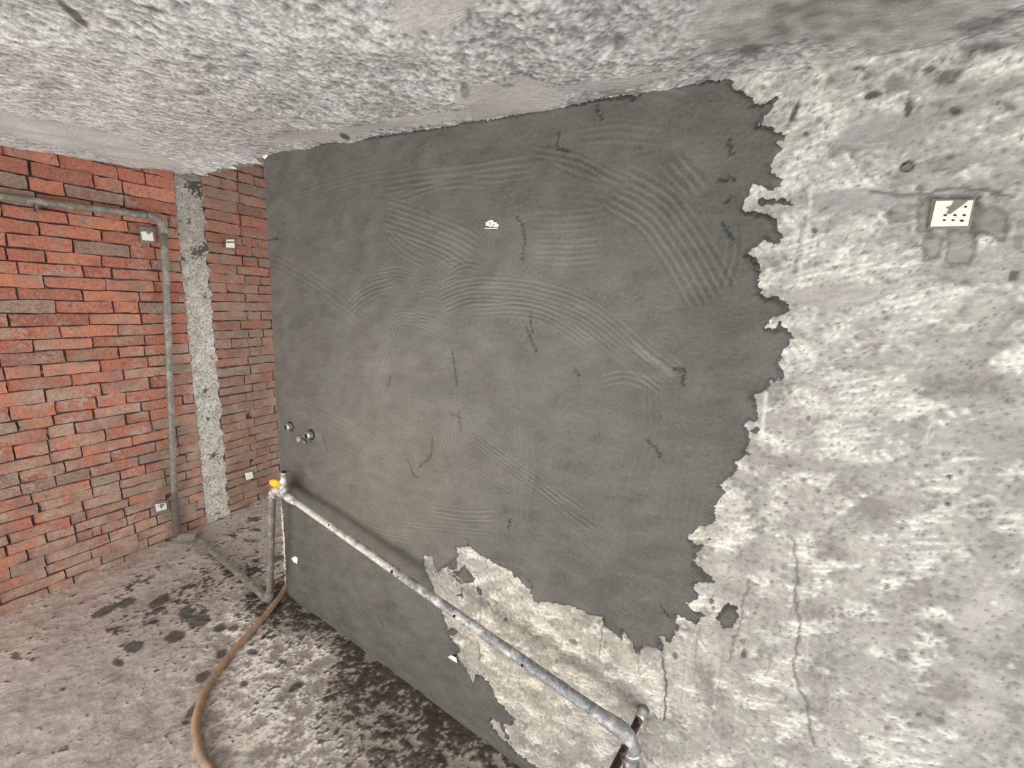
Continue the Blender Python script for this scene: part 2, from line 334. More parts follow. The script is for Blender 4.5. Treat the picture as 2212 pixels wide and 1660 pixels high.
# cracks, scratches
def wline(pts, w, depth, colr, amt, jit=.004, light=False):
    global cw, hW
    P2 = smooth_line(wp(pts), 5)
    P2 = [(p[0]+rng.uniform(-jit, jit), p[1]+rng.uniform(-jit, jit)) for p in P2]
    d = seg_dist(X, Z, P2)[0]; b = sstep(w*1.5, w*.4, d)
    hW -= depth*b; cw = mix(cw, lin(colr), b*amt)
wline([(1428,1404),(1432,1440),(1438,1470),(1437,1520),(1435,1560)], .0035, .005, (58,52,48), .85)
wline([(1712,1160),(1722,1240),(1718,1300),(1728,1350),(1722,1400),(1716,1440),(1722,1480),(1742,1520),(1752,1580),(1758,1612)], .003, .004, (86,82,76), .7)
wline([(1619,1255),(1606,1300),(1596,1350),(1583,1400),(1575,1430)], .003, .003, (88,84,78), .6)
wline([(1510,1355),(1504,1400),(1502,1440)], .003, .002, (120,114,106), .6)
wline([(1034,1388),(1036,1425)], .003, .003, (70,64,58), .8); wline([(1038,1290),(1036,1350)], .003, .002, (120,112,102), .6)
wline([(1302,1355),(1297,1390),(1292,1415)], .003, .002, (100,94,86), .7); wline([(1380,1410),(1378,1450)], .0025, .002, (100,94,86), .6)
wline([(1218,1395),(1160,1375),(1125,1400),(1100,1425)][1:], .01, .001, (140,138,134), .7)
wline([(1735,480),(1727,530),(1718,590)], .0035, .003, (118,114,108), .5); wline([(1880,415),(1990,422),(2040,405),(2110,408),(2190,425)], .003, .003, (84,80,78), .7)
wline([(1665,820),(1720,828),(1800,845)], .0025, .002, (130,124,116), .6)
wline([(1655,850),(1650,900),(1645,950)], .005, -.001, (216,212,198), .55, .001); wline([(1752,400),(1742,500),(1730,610)], .004, -.001, (214,210,200), .5)
cc_ = onW((1960, 915))
for k, rr in enumerate((.040, .047)):
    pts = [(1960+50*(k*.15+1)*math.cos(a), 915+58*(k*.15+1)*math.sin(a)) for a in np.linspace(-1.3, .9, 12)]; wline(pts, .002, -.0006, (206,202,194), .5, .0005)
for k in range(46):   # run-down drip lines and chisel strokes
    x0 = rng.uniform(1080, 1800); y0 = rng.uniform(1260, 1560); l = rng.uniform(30, 130)
    wline([(x0, y0), (x0-3, y0+l*.5), (x0-8, y0+l)], .0022, .0012, (118,112,104) if k % 3 else (196,191,180), .35, .0015)
for k in range(60):
    x0 = rng.uniform(1700, 2200); y0 = rng.uniform(120, 1000); l = rng.uniform(30, 110); a = rng.uniform(-.45, .05)
    wline([(x0, y0), (x0+l*math.cos(a), y0+l*math.sin(a))], .0025, -.0006, (210,206,197) if k % 2 else (124,120,116), .28, .002)
# chased cable recess and mortar squares around the socket box
for pl, v in [([(2002,503),(2034,510),(2030,556),(1996,562)], 142), ([(2046,498),(2100,500),(2108,520),(2100,570),(2046,572)], 138), ([(2104,440),(2180,460),(2170,520),(2104,500)], 128), ([(1990,430),(2020,428),(2008,500),(1985,500)], 140)]:
    s_ = poly_sdf(X, Z, wp(pl)) + .002*f_sm; b = sstep(-.004, .003, s_); e_ = sstep(.006, .001, np.abs(s_))
    cw = mix(cw, lin((v, v-2, v-10)), b*.85); cw = mix(cw, lin((92, 88, 80)), e_*.6); hW -= .003*b

keepW = (sdf < .03) & (X > -2.33)
# the left end of the old wall: bare strip shows beside the coat, edge goes ragged
edge = sstep(-2.322, -2.312, X+.002*f_sm)
hW = hW + 0
P = np.stack([X, WY-hW, Z], -1)
wall_r = grid_obj('wall_right', P, cw, M_WALL, keepW, flip=False)
prop(wall_r, kind='structure', label='rough stripped grey plaster wall on the right, half covered by dark wet cement', category='wall')

# --- the fresh coat: thickness, trowel and comb strokes
hC = .0105 + .0016*lump + .0003*field(S, D, .16, .5, 2.0, .2, seed=30)
grit = sstep(.2, 1.4, field(S, D, .16, .5, 1.5, .6, seed=31)) * (1-blob((640,450),90,300,0,2))
tone = .03*field(S, D, .35, .5, seed=32) + .018*field(S, D, .07, .5, 4, .1, seed=33)
rel = np.zeros(S); gm = np.zeros(S)
def stroke(pts, width, period, amp, tn=0., ph=0.):
    """one pass of the notched trowel: parallel ridges along a sweep"""
    global rel, tone, gm
    w2 = wp(pts); P2 = smooth_line(w2, 5)
    x0 = min(p[0] for p in P2)-width; x1 = max(p[0] for p in P2)+width; z0 = min(p[1] for p in P2)-width; z1 = max(p[1] for p in P2)+width
    i0, i1 = np.searchsorted(xs, (x0, x1)); j0, j1 = np.searchsorted(zs, (z0, z1))
    if i1-i0 < 3 or j1-j0 < 3: return
    sl = (slice(i0, i1), slice(j0, j1)); x = X[sl]; z = Z[sl]
    d, sg, arc, L = seg_dist(x, z, P2); ds = d*sg + .0006*f_mid[sl]
    win = sstep(width*.5, width*.36, np.abs(ds))*sstep(0, .04, arc)*sstep(0, .05, L-arc)
    am = amp*(.6+.4*np.sin(arc*17+ph)*np.sin(ds*90+ph*3))
    prof = 2.2*(.5+.5*np.sin(ds*2*math.pi/period+ph+.15*f_sm[sl]))**3-.75
    rel[sl] = rel[sl]*(1-.8*win) + 1.7*win*am*prof
    edge_ = np.exp(-((np.abs(ds)-width*.46)/.004)**2)*win; rel[sl] += edge_*amp*.8
    tone[sl] = tone[sl] + win*(tn + .17*prof*min(1, amp/.0010)); gm[sl] = np.maximum(gm[sl], win)
rs = random.Random(11)
for k in range(150):      # faint everyday float marks all over
    x0 = rs.uniform(600, 1680); y0 = rs.uniform(230, 1500); a = rs.uniform(-.5, .5) if rs.random() < .7 else rs.uniform(1.0, 1.9); l = rs.uniform(70, 240); b = rs.uniform(-.25, .25)*l
    stroke([(x0, y0), (x0+l*.5*math.cos(a)-b*math.sin(a), y0+l*.5*math.sin(a)+b*math.cos(a)), (x0+l*math.cos(a), y0+l*math.sin(a))], rs.uniform(.05, .13), rs.uniform(.012, .03), rs.uniform(.00005, .00022), rs.uniform(-.06, .06), rs.uniform(0, 6))
ST = [([(831,403),(913,390),(1021,379),(1157,360)],.10,.022,.0007,.03),([(858,430),(967,398),(1075,395)],.06,.02,.0007,.02),([(640,430),(720,405),(800,385),(860,375)],.09,.02,.0004,.0),
 ([(831,463),(913,490),(994,523),(1035,550)],.16,.022,.0009,.05),([(840,505),(880,540),(930,565)],.1,.022,.0009,.0),([(880,520),(950,548),(1000,580)],.06,.018,.0009,.03),
 ([(1142,329),(1242,346),(1321,385),(1383,405)],.05,.02,.0009,-.03),([(1180,350),(1260,385),(1330,400)],.03,.02,.0008,.05),([(1240,300),(1330,290),(1440,300)],.08,.02,.0005,.03),
 ([(1150,480),(1230,478),(1320,470)],.09,.02,.0005,.03),([(1150,545),(1230,548),(1310,540)],.12,.018,.0007,.04),
 ([(1321,402),(1411,453),(1468,524),(1511,595),(1545,660)],.17,.021,.0011,.03),([(1440,340),(1490,390),(1520,430)],.09,.024,.0012,.03),
 ([(971,592),(1007,574),(1054,580)],.05,.018,.0011,.04),([(940,600),(960,570),(1000,560)],.04,.016,.0009,.03),([(960,640),(965,610),(1000,600)],.06,.016,.0011,.04),
 ([(747,676),(790,636),(863,610)],.07,.018,.0013,.05),([(800,600),(860,590),(900,600)],.06,.016,.0008,.03),
 ([(900,630),(930,622),(965,632)],.12,.016,.0007,.03),
 ([(949,654),(1018,629),(1134,634),(1242,665),(1315,712),(1387,777),(1465,832)],.13,.0165,.0019,.06),([(1020,672),(1130,668),(1210,695),(1290,750)],.07,.016,.0012,.04),([(1330,740),(1400,800),(1450,838)],.10,.018,.0012,.07),
 ([(978,726),(917,697),(863,690),(840,735),(823,795),(819,855)],.085,.015,.0016,.05),([(880,690),(930,690),(980,712)],.06,.015,.0012,.05),
 ([(892,800),(897,867),(884,950)],.10,.015,.0013,.04),([(853,780),(835,850),(850,890)],.05,.014,.0007,.03),([(953,849),(978,903),(968,983)],.10,.015,.0009,.04),
 ([(1005,930),(1080,987),(1170,1048),(1270,1115)],.09,.018,.0017,.05),([(1000,990),(1070,1035),(1140,1080)],.05,.015,.0008,.03),([(1150,1030),(1220,1090),(1300,1150)],.06,.02,.0009,.0),
 ([(931,1102),(1000,1112),(1080,1113)],.09,.02,.001,.05),([(860,1130),(960,1140),(1060,1150)],.06,.018,.0006,.03),([(1290,830),(1350,815),(1420,840)],.06,.018,.0008,.06),
 ([(1369,735),(1420,770),(1475,812)],.07,.05,.0012,.14),([(590,560),(680,610),(800,700)],.12,.03,.0004,.02),([(700,1090),(800,1140),(900,1165)],.08,.02,.0006,.04),
 ([(1560,640),(1585,560),(1590,480)],.05,.02,.0006,.0),([(640,870),(760,930),(860,1000)],.12,.03,.0003,.03),([(1380,200),(1440,205),(1500,225)],.03,.03,.0009,.06)]
for pts, w, p_, a, tn in ST: stroke(pts, w, p_, a, tn, rs.uniform(0, 6))
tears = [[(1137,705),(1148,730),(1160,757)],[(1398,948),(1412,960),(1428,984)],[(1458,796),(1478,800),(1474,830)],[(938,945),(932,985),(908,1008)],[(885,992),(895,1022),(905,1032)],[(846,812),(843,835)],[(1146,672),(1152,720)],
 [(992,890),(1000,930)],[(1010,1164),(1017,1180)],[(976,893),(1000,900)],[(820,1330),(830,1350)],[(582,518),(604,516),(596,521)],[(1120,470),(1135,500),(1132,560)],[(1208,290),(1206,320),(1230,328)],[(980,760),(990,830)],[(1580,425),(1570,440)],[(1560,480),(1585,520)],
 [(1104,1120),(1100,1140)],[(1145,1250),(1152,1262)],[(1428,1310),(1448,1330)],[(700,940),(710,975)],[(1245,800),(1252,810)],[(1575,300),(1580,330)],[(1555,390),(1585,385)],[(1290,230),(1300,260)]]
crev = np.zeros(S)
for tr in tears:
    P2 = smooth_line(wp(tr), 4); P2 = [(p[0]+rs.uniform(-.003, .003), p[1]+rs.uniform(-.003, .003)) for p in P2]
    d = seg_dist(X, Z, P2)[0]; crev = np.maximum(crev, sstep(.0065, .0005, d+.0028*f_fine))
pitzone = np.clip(blob((920,985),22,40,.35)+.8*blob((1295,940),22,22)+.7*blob((1105,1020),18,12)+.8*blob((1330,640),60,20)+.6*blob((1130,760),22,60)+.7*blob((1060,520),30,12)+.6*blob((1090,480),14,60)+.5*blob((1390,760),40,30)
          +.5*blob((1600,500),20,40)+.5*blob((850,540),20,50)+.5*blob((830,650),12,40)+.5*blob((1190,310),30,30)+.4*blob((1570,380),30,20), 0, 1)
rough_ = np.clip(.6*grit*(1-.8*gm)+pitzone, 0, 1)
hC = hC + rel + rough_*(.0011*f_fine+.0008*f_sm) - .004*crev - pitzone*.0018*sstep(.6, 1.6, f_fine+f_sm*.6)
slump = sstep(.0, .014, sdf); lip = np.exp(-((sdf-.012)/.008)**2)
hC = hC*slump + lip*.0022 + np.minimum(sdf, 0)*1.2 - .001*(1-slump)
tone += .25*blob((850,960),230,300,0,1.2) + .10*blob((1150,600),260,120) + .10*blob((1180,820),260,200) - .09*blob((1580,700),110,520,0,1.2) - .05*blob((1400,1290),200,90) - .03*blob((760,1330),220,160)  # light gradient painted in with uneven wetness: centre-left lighter, right darker
scr = field(S, D, .014, .4, 9, .06, seed=37); scr = scr*(1-.6*gm); hC = hC + .00012*scr; tone += .022*scr
tone += .030*f_mid+(.035+.05*rough_)*f_fine+.03*f_sm*(1-gm*.5)
tone -= .40*crev + .30*pitzone*sstep(.3, 1.4, f_fine+.6*f_sm) + .12*np.exp(-(sdf/.012)**2) + .20*rough_*sstep(.6, 1.7, f_fine+.4*f_sm)  # tear and pit shade painted into the albedo; edge: painted shade plus moisture
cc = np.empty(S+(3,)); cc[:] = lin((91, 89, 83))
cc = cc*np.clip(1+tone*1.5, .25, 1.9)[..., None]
hue = field(S, D, .22, .5, seed=35)[..., None]; cc = cc*(1+np.clip(hue, -1.5, 1.5)*np.array([.010, -.003, .0]))
br = blob((830,1050),200,190)[..., None]; cc = cc*(1+br*np.array([.10, .02, -.06]))
ol = blob((1684,358),14,40,.1)[..., None]*sstep(.03, .0, sdf)[..., None]; cc = cc*(1-ol)+lin((120,112,80))*ol
keepC = (sdf > -.006) & (Z < ceil_z(X, WY)+.02) & (Z > floor_z(X, WY)-.05) & (X > -2.316)
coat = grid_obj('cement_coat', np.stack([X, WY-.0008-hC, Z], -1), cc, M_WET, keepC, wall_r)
prop(coat, label='dark wet cement render with combed trowel marks and ragged edge')

# body of that wall behind the face, with its ragged free end
bm = bmesh.new()
def box(bm, x0, x1, y0, y1, z0, z1):
    vs = [bm.verts.new((x, y, z)) for x in (x0, x1) for y in (y0, y1) for z in (z0, z1)]
    for f in ((0, 1, 3, 2), (4, 6, 7, 5), (0, 4, 5, 1), (2, 3, 7, 6), (0, 2, 6, 4), (1, 5, 7, 3)): bm.faces.new([vs[i] for i in f])
box(bm, -2.322, 1.30, WY+.012, WY+.13, -.06, 2.9)
body = obj_bm('wall_core', bm, M_SMEAR, wall_r)
bm = bmesh.new(); n = 60
top = onW((612, 1080))[2]; prev = None; rs2 = random.Random(3)
for i in range(n+1):
    z = -.02+(top+.02)*i/n; w = .010+.014*rs2.random()**2+(.012 if i % 9 < 2 else 0); yb = WY-.012+rs2.uniform(-.003, .003)
    ring = [bm.verts.new(c) for c in ((-2.306, yb, z), (-2.318-w, yb+.003, z+rs2.uniform(-.004, .004)), (-2.318-w*.6, WY+.02, z))]
    if prev:
        for a in range(2): bm.faces.new((prev[a], prev[a+1], ring[a+1], ring[a]))
    prev = ring
obj_bm('plaster_edge', bm, M_FLAKE, wall_r, True)['label'] = 'broken white plaster edge at the free end of the wall'

def flake(pts, off, th, mat, parent, name='plaster_flake', plane=onW):
    bm = bmesh.new(); F = [bm.verts.new(plane(q, off+th)) for q in pts]; Bk = [bm.verts.new(plane(q, off-.004)) for q in pts]
    bm.faces.new(F); bm.faces.new(Bk[::-1])
    for i in range(len(pts)): j = (i+1) % len(pts); bm.faces.new((F[i], Bk[i], Bk[j], F[j]))
    bmesh.ops.recalc_face_normals(bm, faces=bm.faces)
    return obj_bm(name, bm, mat, parent)
flake([(629,1207),(638,1202),(643,1206),(642,1219),(634,1215)], .012, .004, M_FLAKE, wall_r)
flake([(567,338),(575,334),(580,336),(572,345)], .012, .004, M_FLAKE, wall_r)
flake([(967,1420),(975,1416),(986,1422),(988,1433),(980,1429)], .012, .004, M_FLAKE, wall_r)

# ------------------------------------------------------------------ ceiling
D2 = .0058
xs = np.arange(-3.62, 1.32, D2); ys = np.arange(-1.3, 1.60, D2)
X, Y = np.meshgrid(xs, ys, indexing='ij'); S = X.shape
def pblob(q, rx, ry, ang, c, p=1.0):
    o = onP(q, c); ax = onP((q[0]+rx*math.cos(ang), q[1]+rx*math.sin(ang)), c)-o; az = onP((q[0]-ry*math.sin(ang), q[1]+ry*math.cos(ang)), c)-o
    I = np.linalg.inv(np.array([[ax[0], az[0]], [ax[1], az[1]]]))
    u = I[0, 0]*(X-o[0])+I[0, 1]*(Y-o[1]); v = I[1, 0]*(X-o[0])+I[1, 1]*(Y-o[1]); return np.exp(-(u*u+v*v)**p)
g1 = field(S, D2, .45, .5, seed=40); g2 = field(S, D2, .075, .5, 1.5, .9, seed=41); g3 = field(S, D2, .034, .45, 1.5, 1.0, seed=42); g4 = field(S, D2, .017, .35, 1.2, -.4, seed=43)
g5 = field(S, D2, .05, .4, 3.0, 1.9, seed=44); hatch = field(S, D2, .022, .25, 3.5, 2.2, seed=45)
t = .42*g2+.58*g3+.62*g4+.32*g5+.25*g1+.2*hatch + .35*pblob((300,120),500,160,.1,CEIL) - .55*pblob((1250,120),260,110,-.15,CEIL) - .3*pblob((560,215),300,60,.2,CEIL)+.1
smooth = (pblob((930,30),95,48,-.1,CEIL,2)+pblob((1110,225),110,38,-.15,CEIL,2)+pblob((1030,205),45,22,0,CEIL,2)+pblob((690,296),120,13,-.1,CEIL,2)+pblob((900,262),190,11,-.15,CEIL,2)+pblob((120,290),200,22,.17,CEIL,2)+pblob((1330,180),120,16,-.15,CEIL,2)
          +pblob((1640,50),150,60,-.1,CEIL,2)+pblob((1950,40),260,60,-.1,CEIL,2)*.8 + pblob((560,268),30,8,0,CEIL,2)+pblob((300,345),90,12,.17,CEIL,2))
smooth = sstep(.35, .6, smooth+.09*g2+.05*g3)
c = np.empty(S+(3,)); c[:] = lin((188, 187, 182))
c = mix(c, lin((144, 141, 141)), sstep(.15, 1.6, -t)); c = mix(c, lin((226, 226, 219)), sstep(.2, 1.5, t)); c = mix(c, lin((232, 232, 226)), sstep(1.5, 2.8, t))
c = mix(c, lin((104, 102, 104)), sstep(1.6, 2.4, -g4*.7-g3*.6-g2*.2)*.6)
purple = sstep(0, 1.4, field(S, D2, .12, .5, seed=46))[..., None]; c = c*(1-purple*np.array([.02, .035, .005]))
c = mix(c, lin((194, 191, 184)), smooth*.85)
dk = pblob((1900,20),330,90,-.1,CEIL,1.3)+.6*pblob((1600,60),200,60,-.1,CEIL,1.2)
c = mix(c, lin((112, 109, 104)), np.clip(dk*.62*(1+.25*g2), 0, .9))
for q, rx, ry, a, s in [((160,35),42,8,.75,.9),((330,15),28,6,.3,.8),((1340,90),16,10,0,.6),((1620,115),24,16,-.1,.7),((745,292),12,5,.4,.9),((2120,55),60,14,-.1,.6),((2190,30),40,12,0,.5),((1005,190),10,16,0,.5)]:
    b = sstep(.3, .65, pblob(q, rx*1.2, ry*1.2, a, CEIL)+.08*g4)*s; c = mix(c, lin((84, 80, 80)), b)
h = (.0006*g2+.0005*g3+.0004*g4+.0004*hatch+.0005*g5)*(1-.85*smooth)+.004*g1
# ragged free edge over the opening to the next bay
e0 = onP((434, 373), CEIL); e1 = onP((567, 347), CEIL)
ye = e0[1]+(X-e0[0])*(e1[1]-e0[1])/(e1[0]-e0[0])
lim = np.where(X < -2.30, ye, WY+.05)
fe = field((S[0], 8), D2, .05, .7, seed=47)[:, :1]
keep = (Y < lim+.009*fe) & (Y > -1.3)
h += np.where(X < -2.30, .008*sstep(.10, .0, lim-Y)*(1+.4*fe), 0)
ceil = grid_obj('ceiling', np.stack([X, Y, ceil_z(X, Y)-h], -1), c, M_CEIL, keep, flip=True)
prop(ceil, kind='structure', label='hacked pale grey concrete ceiling with smooth patches', category='ceiling')
bm = bmesh.new(); N_ = 70; prev = None
for i in range(N_+1):      # broken face of the slab edge
    x = -3.6+(1.32)*i/N_; y = e0[1]+(x-e0[0])*(e1[1]-e0[1])/(e1[0]-e0[0])+rs2.uniform(-.006, .008); z = ceil_z(x, y)
    ring = [bm.verts.new((x, y-.03, z-.006)), bm.verts.new((x, y+.004, z-.012+rs2.uniform(-.006, .006))), bm.verts.new((x, y+.012, z+.06)), bm.verts.new((x, y-.0, z+.35))]
    if prev:
        for a in range(3): bm.faces.new((prev[a], ring[a], ring[a+1], prev[a+1]))
    prev = ring
obj_bm('slab_edge', bm, M_SMEAR, ceil)
bm = bmesh.new(); box(bm, -3.7, 1.4, -1.35, 1.9, 2.86, 2.95); box(bm, -3.7, -1.2, 1.30, 3.1, 3.05, 3.1); obj_bm('ceiling_slab', bm, M_SMEAR, ceil)

# ------------------------------------------------------------------ floor
D3 = .0075
xs = np.arange(-3.60, 1.5, D3); ys = np.arange(-1.6, 3.0, D3)
X, Y = np.meshgrid(xs, ys, indexing='ij'); S = X.shape
g1 = field(S, D3, .5, .5, seed=60); g2 = field(S, D3, .12, .5, 1.4, .6, seed=61); g3 = field(S, D3, .045, .5, 1.3, .9, seed=62); g4 = field(S, D3, .02, .35, seed=63)
F = FLOOR
c = np.empty(S+(3,)); c[:] = lin((166, 155, 145))
v = .3*g2+.3*g3+.25*g4+.3*g1
c = mix(c, lin((140, 130, 121)), sstep(0, 1.6, -v)); c = mix(c, lin((198, 188, 174)), sstep(.2, 1.6, v)*.8)
near = np.clip(pblob((740,1500),330,260,.3,F,1.6)+pblob((620,1330),160,90,0,F,1.4), 0, 1)
c = mix(c, lin((246, 240, 226)), near*sstep(-.5, .7, .6*g2+.5*g3+.3*g4+.25*g1)*.9)
dirt = .65*g2+.6*g3+.45*g4+.45*g1
wallside = np.exp(-np.abs(WY-Y)/.16)*(X > -2.5)
reg = (1.25*pblob((850,1560),260,160,.45,F,1.4)+1.0*pblob((640,1330),150,70,.4,F,1.4)+.55*pblob((480,1250),190,60,-.3,F,1.2)+1.2*wallside+.5*pblob((350,1330),150,70,-.3,F,1.2)
       +.7*pblob((560,1180),90,70,0,F,1.2)-.6*pblob((520,1440),60,60,0,F)-.6*pblob((690,1400),70,40,.4,F)-.5*pblob((560,1640),90,60,0,F)-.5*pblob((120,1500),300,170,0,F,1.5))
dk = sstep(.95, 1.35, dirt*.62+reg)
c = mix(c, lin((66, 58, 46)), dk*.88)
c = mix(c, lin((48, 42, 34)), sstep(1.5, 2.1, dirt*.6+reg)*.8)
sp = sstep(1.75, 2.1, g3+.6*g4+.75*reg-.35); c = mix(c, lin((66, 58, 48)), sp*.75)
for q, rx, ry, a in [((290,1397),21,11,-.3),((378,1375),22,13,-.2),((345,1298),26,11,-.5),((402,1325),16,18,.3),((430,1340),24,14,-.3),((335,1322),10,6,-.2),((230,1318),34,8,-.4),((275,1300),20,8,-.4),((475,1355),14,8,-.4),((505,1357),12,7,-.3),((255,1430),12,8,0),((35,1420),10,8,0),((135,1488),7,4,-.5),
                 ((440,1460),20,9,-.5),((480,1410),14,8,-.5),((548,1122),14,5,-.1),((553,1145),9,4,0),((505,1160),8,3,0),((420,1530),26,8,-.8),((400,1560),8,5,0),((528,1478),10,6,-.3),((545,1410),12,6,0),((690,1300),20,8,.3),((610,1430),9,5,0),((640,1480),18,7,-.5),((330,1345),14,5,-.3),((600,1205),18,7,-.1)]:
    b = sstep(.32, .5, pblob(q, rx*1.1, ry*1.1, a, F)+.07*g3+.05*g4); c = mix(c, lin((66, 62, 54)), b*.85)
red = pblob((150,1290),230,60,-.42,F)[..., None]; c = c*(1+red*np.array([.08, -.02, -.02]))
h = .0012*g2+.0006*g3+.0004*g4+.004*g1+.001*dk
floor = grid_obj('floor', np.stack([X, Y, floor_z(X, Y)+h-.002], -1), c, M_FLOOR)
prop(floor, kind='structure', label='bare grey screed floor with dark damp dirt patches', category='floor')

# ------------------------------------------------------------------ left wall: exposed red brick with a raw concrete pillar
def ax_(y, off=0): return WX+WA*(y-WY)+off
bm = bmesh.new()
vs = [bm.verts.new((ax_(y, -.0085), y, z)) for y, z in ((-1.4, -.1), (3.0, -.1), (3.0, 3.05), (-1.4, 3.05))]
bm.faces.new(vs); vb = [bm.verts.new((v_.co.x-.12, v_.co.y, v_.co.z)) for v_ in vs]; bm.faces.new(vb[::-1])
for i in range(4): j = (i+1) % 4; bm.faces.new((vs[i], vb[i], vb[j], vs[j]))
bmesh.ops.recalc_face_normals(bm, faces=bm.faces)
wall_l = obj_bm('wall_left', bm, M_MORTAR)
prop(wall_l, kind='structure', label='bare red brick wall on the left with cement smears', category='wall')

rb = random.Random(21)
def brick_mesh(k):
    r = random.Random(100+k); bm = bmesh.new(); nu, nv = 5, 3; g = []
    for i in range(nu):
        row = []
        for j in range(nv):
            u = i/(nu-1)-.5; v = j/(nv-1)-.5; e = (i in (0, nu-1)) or (j in (0, nv-1))
            row.append(bm.verts.new(((.5-(.16 if e else 0)+r.uniform(-.10, .10)) , u*(.985 if e else 1)+r.uniform(-.013, .013), v*(.95 if e else 1)+r.uniform(-.06, .06))))
        g.append(row)
    for i in range(nu-1):
        for j in range(nv-1): bm.faces.new((g[i][j], g[i+1][j], g[i+1][j+1], g[i][j+1]))
    rim = [g[i][0] for i in range(nu)]+[g[nu-1][j] for j in range(1, nv)]+[g[i][nv-1] for i in range(nu-2, -1, -1)]+[g[0][j] for j in range(nv-2, 0, -1)]
    bk = [bm.verts.new((-1.2, v_.co.y*1.02, v_.co.z*1.04)) for v_ in rim]
    for i in range(len(rim)): j = (i+1) % len(rim); bm.faces.new((rim[i], bk[i], bk[j], rim[j]))
    bmesh.ops.recalc_face_normals(bm, faces=bm.faces)
    me = bpy.data.meshes.new('brick'); bm.to_mesh(me); bm.free(); me.materials.append(M_BRICK); return me
BM = [brick_mesh(k) for k in range(14)]
nb = 0
def brick(y0, y1, z0, z1):
    global nb
    if y1-y0 < .025: return
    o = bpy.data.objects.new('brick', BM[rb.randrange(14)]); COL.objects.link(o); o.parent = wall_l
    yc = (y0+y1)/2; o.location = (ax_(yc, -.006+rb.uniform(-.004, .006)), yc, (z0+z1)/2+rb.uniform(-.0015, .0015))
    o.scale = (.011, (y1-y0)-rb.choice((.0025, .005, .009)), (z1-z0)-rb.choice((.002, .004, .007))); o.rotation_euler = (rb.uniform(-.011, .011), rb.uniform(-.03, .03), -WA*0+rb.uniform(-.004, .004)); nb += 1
# bed joints (photo column x=145) and head joints of each course
BED = [303,334.7,365,396,427,459,486.6,515.6,545,572,598,625.6,650,678,704,731,756,783,811,835.5,864,893,916.5,942.5,971.5,996,1022,1047,1070,1092,1116,1138,1160,1182,1207,1230,1252,1276]
zb = [onA((145, y))[2] for y in BED]
HEAD = {1:[7,126,254],2:[65,202],3:[141,266],4:[78,200],5:[3,147,275],6:[84,218],7:[157,280],8:[98,220],9:[40,179],10:[95,228],11:[39,178,300],12:[120,244],13:[20,192,305],14:[131,253],15:[71,201,312],16:[0,140,257],17:[90,217],18:[16,155,266],19:[98,218],
        20:[22,120,209,273],21:[116,202],22:[104,163],23:[32,104,228],24:[108,176,286],25:[43,140,239],26:[121,195],27:[69,195,260],28:[84,201],29:[72,180,264],30:[19,153,185,278],31:[16,100,163],32:[60,166,200,219],33:[98,237],34:[100,198],35:[143,219],36:[105,160],0:[60,190]}
Y_L, Y_P0, Y_P1, Y_R = -.35, 1.352, 1.512, 2.06
zrow = zb[:1]
for k in range(len(zb)-1):
    z1, z0 = zb[k], zb[k+1]
    hs = sorted(onA((x, (BED[k]+BED[k+1])/2+ (x-145)*(.17-.62*k/37)))[1] for x in HEAD.get(k, []))
    ys_ = []
    y = hs[0] if hs else .6
    while y > Y_L: y -= rb.choice((.26, .27, .14, .25)); ys_.insert(0, max(y, Y_L))
    ys_ += hs; y = ys_[-1]
    while y < Y_P0-.04:
        y += rb.choice((.25, .24, .13)); ys_.append(min(y, Y_P0+rb.uniform(-.006, .006)) if y > Y_P0-.07 else y)
    ys_[-1] = Y_P0+rb.uniform(-.006, .004)
    for a, b in zip(ys_[:-1], ys_[1:]): brick(a, b, z0, z1)
zc = zb[0]+.0
lev = [zb[0]+.075*i for i in range(3, 0, -1)]+zb
for k in range(len(lev)-1):
    z1, z0 = lev[k]+.012, lev[k+1]+.012
    if z1 < .02: continue
    y = Y_P1+rb.uniform(-.004, .006); j = rb.choice((.12, .2, .24)) if k % 2 else .25
    first = True
    while y < Y_R:
        n_ = y+(j if first else rb.choice((.24, .25, .12))); first = False; n_ = min(n_, Y_R+.01); brick(y, n_, z0, z1); y = n_
print('bricks', nb)

# concrete pillar let into the brickwork
D4 = .006
ys = np.arange(Y_P0-.004, Y_P1+.012, D4); zs = np.arange(-.04, 2.72, D4)
Yp, Zp = np.meshgrid(ys, zs, indexing='ij'); S = Yp.shape
q1 = field(S, D4, .035, .6, seed=70); q2 = field(S, D4, .015, .4, seed=71); q3 = field(S, D4, .2, .5, seed=72)
c = np.empty(S+(3,)); c[:] = lin((186, 180, 168)); v = .6*q1+.6*q2+.2*q3
c = mix(c, lin((136, 130, 120)), sstep(.1, 1.6, -v)); c = mix(c, lin((214, 208, 194)), sstep(.2, 1.6, v))
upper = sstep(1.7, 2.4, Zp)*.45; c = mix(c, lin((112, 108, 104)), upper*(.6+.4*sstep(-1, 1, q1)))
for q, rr in [((425,545),.05),((440,535),.04),((418,400),.07),((430,415),.05),((445,845),.022),((450,905),.02),((408,478),.018),((430,385),.06),((398,560),.02),((462,985),.035),((440,640),.018),((470,1110),.02)]:
    p0 = onA(q); b = sstep(1, .5, np.hypot((Yp-p0[1])*1.1, Zp-p0[2])/rr+.28*q1); c = mix(c, lin((78, 68, 62)), b*.9)
h = -.003+.0018*q1+.0012*q2-.004*sstep(.012, 0, np.minimum(Yp-ys[0], ys[-1]-Yp))
wob = .008*field((8, S[1]), D4, .25, .5, seed=73)[:1]
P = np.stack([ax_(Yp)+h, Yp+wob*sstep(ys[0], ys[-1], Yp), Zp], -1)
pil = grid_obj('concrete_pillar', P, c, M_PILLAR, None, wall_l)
pil['label'] = 'raw pitted grey concrete pillar between two panels of brickwork'
